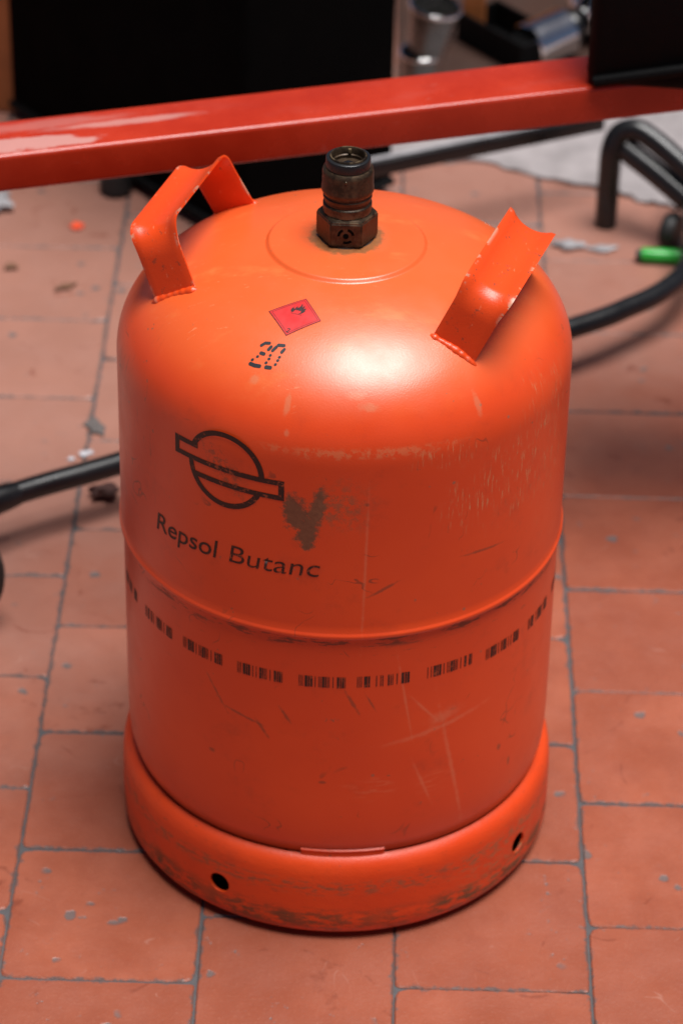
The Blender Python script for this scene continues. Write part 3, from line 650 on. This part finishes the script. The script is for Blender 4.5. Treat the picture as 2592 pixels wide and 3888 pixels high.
# --- dome prints: map plan (x, y) metres onto the dome, lifted a little
def dome_pt(x, y, off): 
    r = math.hypot(x, y); return (x, y, dome_z(r) + boss(r) + off)
ST = [[[-51.37, -97.52], [-49.12, -96.51], [-46.59, -97.14]], [[-45.47, -99.79], [-46.88, -101.14]], [[-51.62, -102.42], [-49.71, -103.45]], [[-53.64, -104.16]], [[-56.81, -105.29]], [[-58.11, -107.23], [-55.35, -108.96], [-52.19, -110.16]], [[-42.12, -100.39], [-44.35, -102.3]], [[-40.9, -99.39], [-37.46, -100.23]], [[-37.14, -102.69]], [[-37.66, -103.27], [-38.67, -104.27]], [[-45.71, -105.08]], [[-46.47, -107.1]], [[-48.2, -109.03]], [[-40.03, -107.23]], [[-41.01, -109.05]], [[-42.4, -111.18]], [[-48.28, -111.52], [-45.47, -112.45]]]
V, F = [], []
for i, s in enumerate(ST):
    rad = 0.00105 if len(s) > 1 else 0.00098
    P = [Vector((a * mm, b * mm)) for a, b in s]; outs = []
    if len(P) == 1: outs = [(P[0].x + rad * math.cos(k * math.pi / 8), P[0].y + rad * 0.85 * math.sin(k * math.pi / 8)) for k in range(16)]
    else:
        # stadium outline round the polyline
        d = (P[-1] - P[0]).normalized(); n = Vector((-d.y, d.x))
        a0 = math.atan2(n.y, n.x)
        outs = [(P[0] + rad * Vector((math.cos(a0 + k * math.pi / 6), math.sin(a0 + k * math.pi / 6)))) for k in range(7)]
        outs += [p - n * rad for p in P[1:-1]]
        outs += [(P[-1] + rad * Vector((math.cos(a0 + math.pi + k * math.pi / 6), math.sin(a0 + math.pi + k * math.pi / 6)))) for k in range(7)]
        outs += [p + n * rad for p in reversed(P[1:-1])]
    i0 = len(V); V += [dome_pt(p[0], p[1], 0.00022) for p in outs]; F.append(tuple(range(i0, i0 + len(outs))))
mesh('stamped_number', V, F, MAT['dots'], bottle, smooth=False)
SL, STp, SR, SB = [Vector((a * mm, b * mm)) for a, b in [(-47.8, -73.31), (-24.59, -65.62), (-14.93, -84.62), (-36.33, -93.73)]]
# local axes: (s, t) in 0..1 with left corner (0,0), top (0,1)... a = left->top, b = left->bottom
def stq(s, t, off):
    p = (SL * (1 - s) + STp * s) * (1 - t) + (SB * (1 - s) + SR * s) * t
    return dome_pt(p.x, p.y, off)
def stick_patch(V, F, s0, s1, t0, t1, off, n=10):
    b = len(V)
    for i in range(n + 1):
        for j in range(n + 1): V.append(stq(s0 + (s1 - s0) * i / n, t0 + (t1 - t0) * j / n, off))
    for i in range(n):
        for j in range(n): F.append((b + i * (n + 1) + j, b + (i + 1) * (n + 1) + j, b + (i + 1) * (n + 1) + j + 1, b + i * (n + 1) + j + 1))
V, F = [], []; stick_patch(V, F, 0, 1, 0, 1, 0.0003, 16)
stick = mesh('hazard_sticker', V, F, MAT['stick'], bottle)
V, F = [], []
def frame_lines(o, wdt, off):
    for a in ((o, 1 - o, o, o + wdt), (o, 1 - o, 1 - o - wdt, 1 - o), (o, o + wdt, o + wdt, 1 - o - wdt), (1 - o - wdt, 1 - o, o + wdt, 1 - o - wdt)): stick_patch(V, F, *a, off, 8)
frame_lines(0.0, 0.022, 0.00036); frame_lines(0.058, 0.012, 0.00036)
mesh('sticker_border', V, F, MAT['stickline'], stick)
# flame: local frame with up = bottom corner -> top corner
def upq(x, y, off):      # x right, y up, unit = sticker half diagonal, centre (0,0)
    s = 0.5 + (x + y) / 2; t = 0.5 + (x - y) / 2
    return stq(s, t, off)
flame = [(-0.20, 0.16), (-0.26, 0.27), (-0.25, 0.38), (-0.19, 0.47), (-0.20, 0.39), (-0.15, 0.36), (-0.13, 0.46), (-0.08, 0.53), (-0.09, 0.44), (-0.03, 0.47), (0.00, 0.57), (0.00, 0.72), (0.05, 0.62), (0.07, 0.49), (0.10, 0.56), (0.11, 0.64), (0.15, 0.53), (0.15, 0.43), (0.19, 0.46), (0.20, 0.52), (0.235, 0.42), (0.22, 0.32), (0.25, 0.33), (0.20, 0.23), (0.13, 0.15), (0.05, 0.12), (0.12, 0.20), (0.11, 0.28), (0.06, 0.33), (0.05, 0.27), (0.0, 0.33), (-0.05, 0.29), (-0.08, 0.34), (-0.13, 0.27), (-0.14, 0.20)]
bm = bmesh.new(); f = bm.faces.new([bm.verts.new(upq(x * 1.05, y * 0.98 - 0.02, 0.00042)) for x, y in flame]); bmesh.ops.triangulate(bm, faces=[f], ngon_method='EAR_CLIP')
frombm('flame_symbol', bm, MAT['flame'], stick)
V, F = [], []
stroke = []
ribbon(V, F, [(-0.20, 0.095), (0.20, 0.075)], 0.012, 0.05)
two = [(-0.045, -0.70), (-0.02, -0.665), (0.025, -0.665), (0.045, -0.70), (0.03, -0.74), (-0.045, -0.83), (0.05, -0.83)]
ribbon(V, F, two, 0.030, 0.02)
mesh('sticker_digit', [upq(p.x, p.y, 0.00042) for p in V], F, MAT['flame'], stick)

# ------------------------------------------------------------------ red beam behind
BX, BY = -0.035, 0.292; BYAW = math.atan2(0.129, 0.430); BZ = 0.400
byu = Vector((math.cos(BYAW), math.sin(BYAW), 0)); byn = Vector((-math.sin(BYAW), math.cos(BYAW), 0))
beam = empty('steel_beam', Vector((BX, BY, BZ - 0.015)) + byn * 0.0275, 'red painted rectangular steel beam with dusty smears crossing behind the orange bottle', 'beam')
beam.rotation_euler = (0, 0, BYAW)
frombm('beam_tube', box_bm(1.7, 0.055, 0.030, 0.0036, 5), MAT['beam'], beam, True, 60)
for sx in (-0.80, 0.80):
    frombm('leg', box_bm(0.05, 0.05, 0.3685, 0.003, 2, Matrix.Translation((sx, 0, -0.0155 - 0.18425))), MAT['beam'], beam, True, 30)

# ------------------------------------------------------------------ black case behind the bottle
case = empty('black_case', (-0.145, 0.985, 0), 'tall black cloth covered case standing on the tiles behind the red beam', 'case')
ey = math.atan2(-0.277, 0.249)                     # left face runs from (-.345,1.08) to (-.096,.803)
case.rotation_euler = (0, 0, ey)
frombm('case_body', box_bm(0.372, 0.19, 0.52, 0.008, 3, Matrix.Translation((0.0, 0.0, 0.266))), MAT['cloth'], case, True, 30)
E1 = Vector((math.cos(ey), math.sin(ey), 0)); E2 = Vector((-math.sin(ey), math.cos(ey), 0))
case.location = Vector((-0.345, 1.08, 0)) + E1 * 0.186 + E2 * 0.095
for zz in (0.014, 0.515):
    pts = [Vector((-0.183, -0.096, zz)), Vector((0.0, -0.0975, zz)), Vector((0.183, -0.096, zz)), Vector((0.187, -0.092, zz)), Vector((0.187, 0.092, zz))]
    frombm('piping', tube_bm(pts, 0.004, 8), MAT['leather'], case)
cst = frombm('castor', lathe_bm([(0.0, 0.0), (0.013, 0.0), (0.016, 0.004), (0.016, 0.018), (0.013, 0.03), (0.0, 0.03)], 20), MAT['rubber'], None)
cst.parent = None
tag(cst, 'small round black foot on the tiles under the red beam beside the black case', 'foot'); cst.location = (-0.226, 0.918, 0)

# ------------------------------------------------------------------ black cushion lying on the beam's right end
cu_l = Vector((0.177, 0.357, BZ)) 
cush = empty('chair_seat', cu_l, 'black padded chair seat resting on the right end of the red beam', 'chair seat')
cush.rotation_euler = (0, 0, BYAW - math.radians(23))
frombm('seat_pad', box_bm(0.46, 0.17, 0.12, 0.010, 4, Matrix.Translation((0.23, 0.085, 0.0605))), MAT['leather'], cush, True, 40)
frombm('piping', tube_bm([Vector((0.006, -0.001, 0.006)), Vector((0.07, -0.004, 0.022)), Vector((0.15, -0.0045, 0.042)), Vector((0.24, -0.004, 0.062))], 0.0045, 10), MAT['leather'], cush)
for lx, ly in ((0.43, 0.14), (0.43, 0.03)):
    frombm('leg', lathe_bm([(0.0, -0.3995), (0.010, -0.3995), (0.010, 0.0), (0.0, 0.0)], 16), MAT['tube'], cush).location = (lx, ly, 0)

# ------------------------------------------------------------------ black tubes
run = empty('floor_tube', (0, 0.45, 0), 'long bent black steel tube running low across the tiles behind the orange bottle', 'tube')
def rel(o, pts): return [Vector(p) - o.location for p in pts]
P = smooth_path(rel(run, [(-0.62, 0.06, 0.045), (-0.45, 0.19, 0.045), (-0.275, 0.314, 0.045), (-0.183, 0.369, 0.045), (0.0, 0.482, 0.045), (0.199, 0.600, 0.045), (0.254, 0.640, 0.045), (0.285, 0.669, 0.045), (0.309, 0.705, 0.046), (0.322, 0.76, 0.048), (0.325, 0.90, 0.05)]), 8)
frombm('tube_bar', tube_bm(P, 0.0096, 18), MAT['tube'], run)
P = smooth_path(rel(run, [(-0.40, 0.226, 0.045), (-0.33, 0.276, 0.045), (-0.262, 0.322, 0.045)]), 6)
frombm('tube_sleeve', tube_bm(P, lambda t: 0.0122 - 0.0022 * max(0, t - 0.85) / 0.15, 18), MAT['tube'], run)
for (x, y) in ((-0.115, 0.411), (0.11, 0.547)):
    frombm('foot', lathe_bm([(0.0, 0.0), (0.010, 0.0), (0.011, 0.003), (0.008, 0.038), (0.0, 0.038)], 18), MAT['brownrub'], run).location = Vector((x, y, 0)) - run.location

stand = empty('tube_stand', (0.25, 0.87, 0), 'low black tubular stand with an arched leg on the right by the green marker', 'stand')
P = smooth_path(rel(stand, [(0.249, 0.872, 0.0), (0.249, 0.872, 0.055), (0.2495, 0.872, 0.080), (0.256, 0.874, 0.097), (0.270, 0.872, 0.103), (0.286, 0.864, 0.098), (0.312, 0.846, 0.083), (0.345, 0.823, 0.062), (0.39, 0.79, 0.035)]), 8)
frombm('arched_leg', tube_bm(P, 0.0106, 18), MAT['tube'], stand)
P = smooth_path(rel(stand, [(0.262, 0.872, 0.083), (0.300, 0.848, 0.062), (0.345, 0.818, 0.034)]), 6)
frombm('brace', tube_bm(P, 0.0115, 14), MAT['tube'], stand)
d = Vector((0.2435, 0.9285, 0.083)); e = Vector((0.010, 0.8165, 0.083)); mid = (d + e) / 2; dv = (d - e)
frombm('cross_bar', box_bm(dv.length, 0.013, 0.016, 0.002, 2, Matrix.Translation(mid - stand.location) @ Matrix.Rotation(math.atan2(dv.y, dv.x), 4, 'Z')), MAT['tube'], stand, True, 30)
frombm('bar_highlight', box_bm(dv.length - 0.004, 0.006, 0.0012, 0.0003, 1, Matrix.Translation(mid - stand.location + Vector((0, 0, 0.0088))) @ Matrix.Rotation(math.atan2(dv.y, dv.x), 4, 'Z')), MAT['greyscrap'], stand, True, 30)  # grey strip stands in for the sky reflection along the bar top
wh = frombm('castor_wheel', lathe_bm([(0.0, -0.008), (0.008, -0.008), (0.015, -0.007), (0.0175, -0.003), (0.0175, 0.003), (0.015, 0.007), (0.008, 0.008), (0.0, 0.008)], 28), MAT['rubber'], stand)
wh.location = Vector((0.308, 0.832, 0.0175)) - stand.location; wh.rotation_euler = (math.radians(90), 0, math.radians(62))

wheel = empty('rubber_wheel', (-0.3085, 0.197, 0.0), 'round black rubber wheel just peeking in at the left edge', 'wheel')
ty = frombm('tyre', lathe_bm([(0.032, -0.011), (0.044, -0.012), (0.049, -0.008), (0.050, 0.0), (0.049, 0.008), (0.044, 0.012), (0.032, 0.011)], 48, closed=True), MAT['rubber'], wheel)
hb_ = frombm('hub', lathe_bm([(0.0, -0.008), (0.0325, -0.008), (0.0325, 0.008), (0.0, 0.008)], 36), MAT['leather'], wheel)
for q in (ty, hb_): q.location = (0, 0, 0.050); q.rotation_euler = (math.radians(90), 0, math.radians(10))

# ------------------------------------------------------------------ pale sheet, marker, scraps
poly = [(0.02, 1.00), (0.075, 0.988), (0.137, 0.995), (0.185, 0.962), (0.236, 0.948), (0.262, 0.936), (0.282, 0.918), (0.305, 0.912), (0.33, 0.905), (0.45, 0.92), (0.62, 0.98), (0.62, 1.22), (0.30, 1.17), (0.12, 1.09), (0.03, 1.06)]
bm = bmesh.new(); rg = random.Random(3)
pts = []
for a, b in zip(poly, poly[1:] + poly[:1]):
    for i in range(5):
        t = i / 5; pts.append((a[0] + (b[0] - a[0]) * t + rg.uniform(-.0025, .0025), a[1] + (b[1] - a[1]) * t + rg.uniform(-.0025, .0025)))
f = bm.faces.new([bm.verts.new((x, y, 0.0)) for x, y in pts])
bmesh.ops.triangulate(bm, faces=[f]); bmesh.ops.subdivide_edges(bm, edges=[e for e in bm.edges if e.calc_length() > 0.02], cuts=3, use_grid_fill=True)
bmesh.ops.triangulate(bm, faces=bm.faces)
ex = bmesh.ops.extrude_face_region(bm, geom=bm.faces[:])
for v in [g for g in ex['geom'] if isinstance(g, bmesh.types.BMVert)]: v.co.z = 0.0022 + 0.0022 * math.sin(v.co.x * 61 + 3 * math.sin(v.co.y * 37)) ** 2 + 0.0010 * math.sin(v.co.y * 90 + v.co.x * 40)
for v in bm.verts: v.co.z += 0.0005
sh = frombm('dust_sheet', bm, MAT['sheet'], None, True, 60)
tag(sh, 'crumpled dusty white sheet lying on the tiles beyond the black tubular stand', 'sheet')

mk = empty('marker_pen', (0.298, 0.800, 0.0075), 'bright green marker pen lying on the tiles below the black stand', 'marker pen')
mk.rotation_euler = (0, 0, math.radians(-4))
RX = Matrix.Rotation(math.radians(90), 4, 'Y')
bm = lathe_bm([(0.0, -0.020), (0.0068, -0.020), (0.0072, -0.018), (0.0072, 0.004), (0.0069, 0.005), (0.0072, 0.006), (0.0072, 0.060), (0.0066, 0.062), (0.0, 0.062)], 28); bmesh.ops.transform(bm, matrix=RX, verts=bm.verts)
frombm('marker_body', bm, MAT['green'], mk)
bm = lathe_bm([(0.0, -0.0250), (0.0040, -0.0250), (0.0052, -0.0235), (0.0055, -0.0199), (0.0, -0.0199)], 24); bmesh.ops.transform(bm, matrix=RX, verts=bm.verts)
frombm('marker_tip', bm, MAT['dkcap'], mk)

def scrap(name, label, cat, x, y, sx, sy, h, mat, seed, rot=0.0, group=None):
    rg = random.Random(seed); bm = bmesh.new(); bmesh.ops.create_icosphere(bm, subdivisions=3, radius=1.0)
    for v in bm.verts:
        k = 1 + 0.38 * math.sin(v.co.x * 4.1 + seed) * math.sin(v.co.y * 3.7 + 2 * seed) + rg.uniform(-0.10, 0.10)
        v.co = Vector((v.co.x * sx * k, v.co.y * sy * k, v.co.z * h * (0.6 + 0.4 * k)))
    z0 = min(v.co.z for v in bm.verts)
    for v in bm.verts: v.co.z -= z0
    o = frombm(name, bm, mat, None, False, None); o.location = (x, y, 0.0003); o.rotation_euler = (0, 0, rot)
    return tag(o, label, cat, group)
scrap('plastic_scrap', 'crumpled grey plastic scrap on the tiles at the left edge', 'scrap', -0.340, 0.880, 0.018, 0.018, 0.006, MAT['greyscrap'], 1, 0.5)
scrap('plastic_scrap', 'shiny grey scrap on the tiles left of the black arched leg, behind the right handle', 'scrap', 0.212, 0.826, 0.014, 0.007, 0.003, MAT['greyscrap'], 2, -0.1)
scrap('plastic_scrap', 'flat grey smear of scrap just below the black arched leg', 'scrap', 0.243, 0.822, 0.013, 0.006, 0.0015, MAT['greyscrap'], 8, 0.1)
scrap('bottle_cap', 'small bright orange cap on the pale tiles at upper left', 'cap', -0.2575, 0.845, 0.0062, 0.0062, 0.002, MAT['orangedot'], 3)
scrap('dry_leaf', 'small brown dry leaf on the tiles left of the left handle', 'leaf', -0.260, 0.729, 0.010, 0.0035, 0.002, MAT['leaf'], 4, 0.55)
scrap('dry_leaf', 'tiny reddish leaf crumb on the tiles near the left edge', 'leaf', -0.313, 0.765, 0.006, 0.0045, 0.002, MAT['leaf'], 5, 0.2)
scrap('dirt_clump', 'dark dirt clump in the tile joint above the left black tube', 'dirt', -0.2135, 0.492, 0.007, 0.014, 0.0012, MAT['dirt'], 6, 0.4)
scrap('paper_scrap', 'white paper flake on the tiles just above the left black tube', 'scrap', -0.217, 0.450, 0.0065, 0.0035, 0.0012, MAT['whitescrap'], 7, 0.4)
scrap('paper_scrap', 'tiny white paper crumb left of the larger flake by the black tube', 'scrap', -0.229, 0.441, 0.003, 0.0025, 0.001, MAT['whitescrap'], 9, 0.1)

# ------------------------------------------------------------------ clutter beyond the beam
def cup(loc, label, r0, r1, h, tilt):
    t = empty('metal_cup', loc, label, 'cup', 'steel cups stacked beside the black case')
    t.rotation_euler = tilt
    frombm('cup_wall', lathe_bm([(0.0, 0.0), (r0 * 0.97, 0.0), (r0, 0.002), (r1, h - 0.003), (r1 - 0.0012, h - 0.002), (r0 - 0.0015, 0.003), (0.0, 0.003)], 40), MAT['steel'], t, True, 40)
    frombm('rim', lathe_bm([(r1 + 0.0020 * math.cos(a), h - 0.0022 + 0.0022 * math.sin(a)) for a in [k * math.pi / 5 for k in range(10)]], 40, closed=True), MAT['chrome'], t)
brd = frombm('shade_board', box_bm(0.62, 0.52, 0.012, 0.002, 1, Matrix.Translation((0, 0, 0.0065))), MAT['darkwood'], None, True, 30)  # added board, its dark colour replaces the shaded floor beyond the beam
brd.location = (0.36, 1.42, 0.0); tag(brd, 'dark brown board standing in for shaded floor tiles in the background', 'board')
cup((0.072, 1.120, 0.0), 'lower dull steel cup of the stack right of the black case', 0.017, 0.0215, 0.062, (0, 0, 0))
cup((0.073, 1.121, 0.026), 'upper dull steel cup standing inside the lower one right of the black case', 0.0145, 0.0262, 0.090, (math.radians(3), math.radians(8), 0))

crate = empty('wooden_crate', (0.20, 1.43, 0.013), 'orange brown wooden slatted crate at the top edge above the red beam', 'crate')
frombm('back_board', box_bm(0.46, 0.012, 0.20, 0.002, 1, Matrix.Translation((0, 0.06, 0.10))), MAT['wood'], crate)
frombm('corner_post', box_bm(0.024, 0.016, 0.20, 0.002, 1, Matrix.Translation((-0.070, -0.172, 0.10))), MAT['wood'], crate)
frombm('slat', box_bm(0.04, 0.010, 0.20, 0.002, 1, Matrix.Translation((-0.135, 0.046, 0.10))), MAT['darkwood'], crate)
frombm('slat', box_bm(0.05, 0.010, 0.05, 0.002, 1, Matrix.Translation((-0.02, 0.046, 0.025))), MAT['palewood'], crate)
frombm('slat', box_bm(0.12, 0.010, 0.07, 0.002, 1, Matrix.Translation((0.09, 0.03, 0.035))), MAT['palewood'], crate)
frombm('rail', box_bm(0.14, 0.03, 0.012, 0.002, 1, Matrix.Translation((0.03, -0.03, 0.006)) @ Matrix.Rotation(math.radians(22), 4, 'Z')), MAT['palewood'], crate)

tray = empty('black_tray', (0.165, 1.225, 0.0125), 'open black tray lying between the steel cups and the shiny canister', 'tray')
tray.rotation_euler = (0, 0, math.radians(-52))
frombm('tray_base', box_bm(0.10, 0.05, 0.004, 0.001, 1, Matrix.Translation((0, 0, 0.0025))), MAT['leather'], tray)
for sy in (-0.025, 0.025): frombm('tray_side', box_bm(0.104, 0.004, 0.034, 0.001, 1, Matrix.Translation((0, sy, 0.0175))), MAT['leather'], tray)
for sx in (-0.05, 0.05): frombm('tray_side', box_bm(0.004, 0.046, 0.032, 0.001, 1, Matrix.Translation((sx, 0, 0.0165))), MAT['leather'], tray)

can = empty('chrome_canister', (0.205, 1.215, 0.032), 'shiny chrome canister lying on its side at the upper right', 'canister')
can.rotation_euler = (0, math.radians(84), math.radians(38))
frombm('can_body', lathe_bm([(0.0, -0.026), (0.024, -0.026), (0.026, -0.024), (0.026, 0.024), (0.024, 0.026), (0.0, 0.026)], 48), MAT['chrome'], can, True, 35)
frombm('can_cap', lathe_bm([(0.0, 0.0262), (0.019, 0.0262), (0.020, 0.028), (0.020, 0.036), (0.0, 0.037)], 36), MAT['tube'], can, True, 35)
can2 = frombm('chrome_ball', lathe_bm([(0.034 * math.sin(a), 0.034 - 0.034 * math.cos(a)) for a in [k * math.pi / 16 for k in range(17)]], 32), MAT['chrome'], None)
can2.location = (0.262, 1.265, 0.0125); tag(can2, 'round shiny metal ball behind the chrome canister at the upper right', 'metal ball')
pan = frombm('standin_panel', box_bm(0.30, 0.016, 0.34, 0.002, 1, Matrix.Translation((0, 0, 0.1705))), MAT['wood'], None, True, 30)  # added panel, fills the dark strip at the left edge
pan.location = (-0.44, 1.10, 0.0); pan.rotation_euler = (0, 0, math.radians(-6)); tag(pan, 'upright brown panel added for the dark strip left of the black case', 'panel')
scrap('shadow_lump', 'dark reddish brown lump standing in for shadow under the left black tube', 'scrap', -0.198, 0.384, 0.012, 0.008, 0.006, MAT['brownrub'], 12, 0.2)  # brown lump in place of the soft shadow below the tube
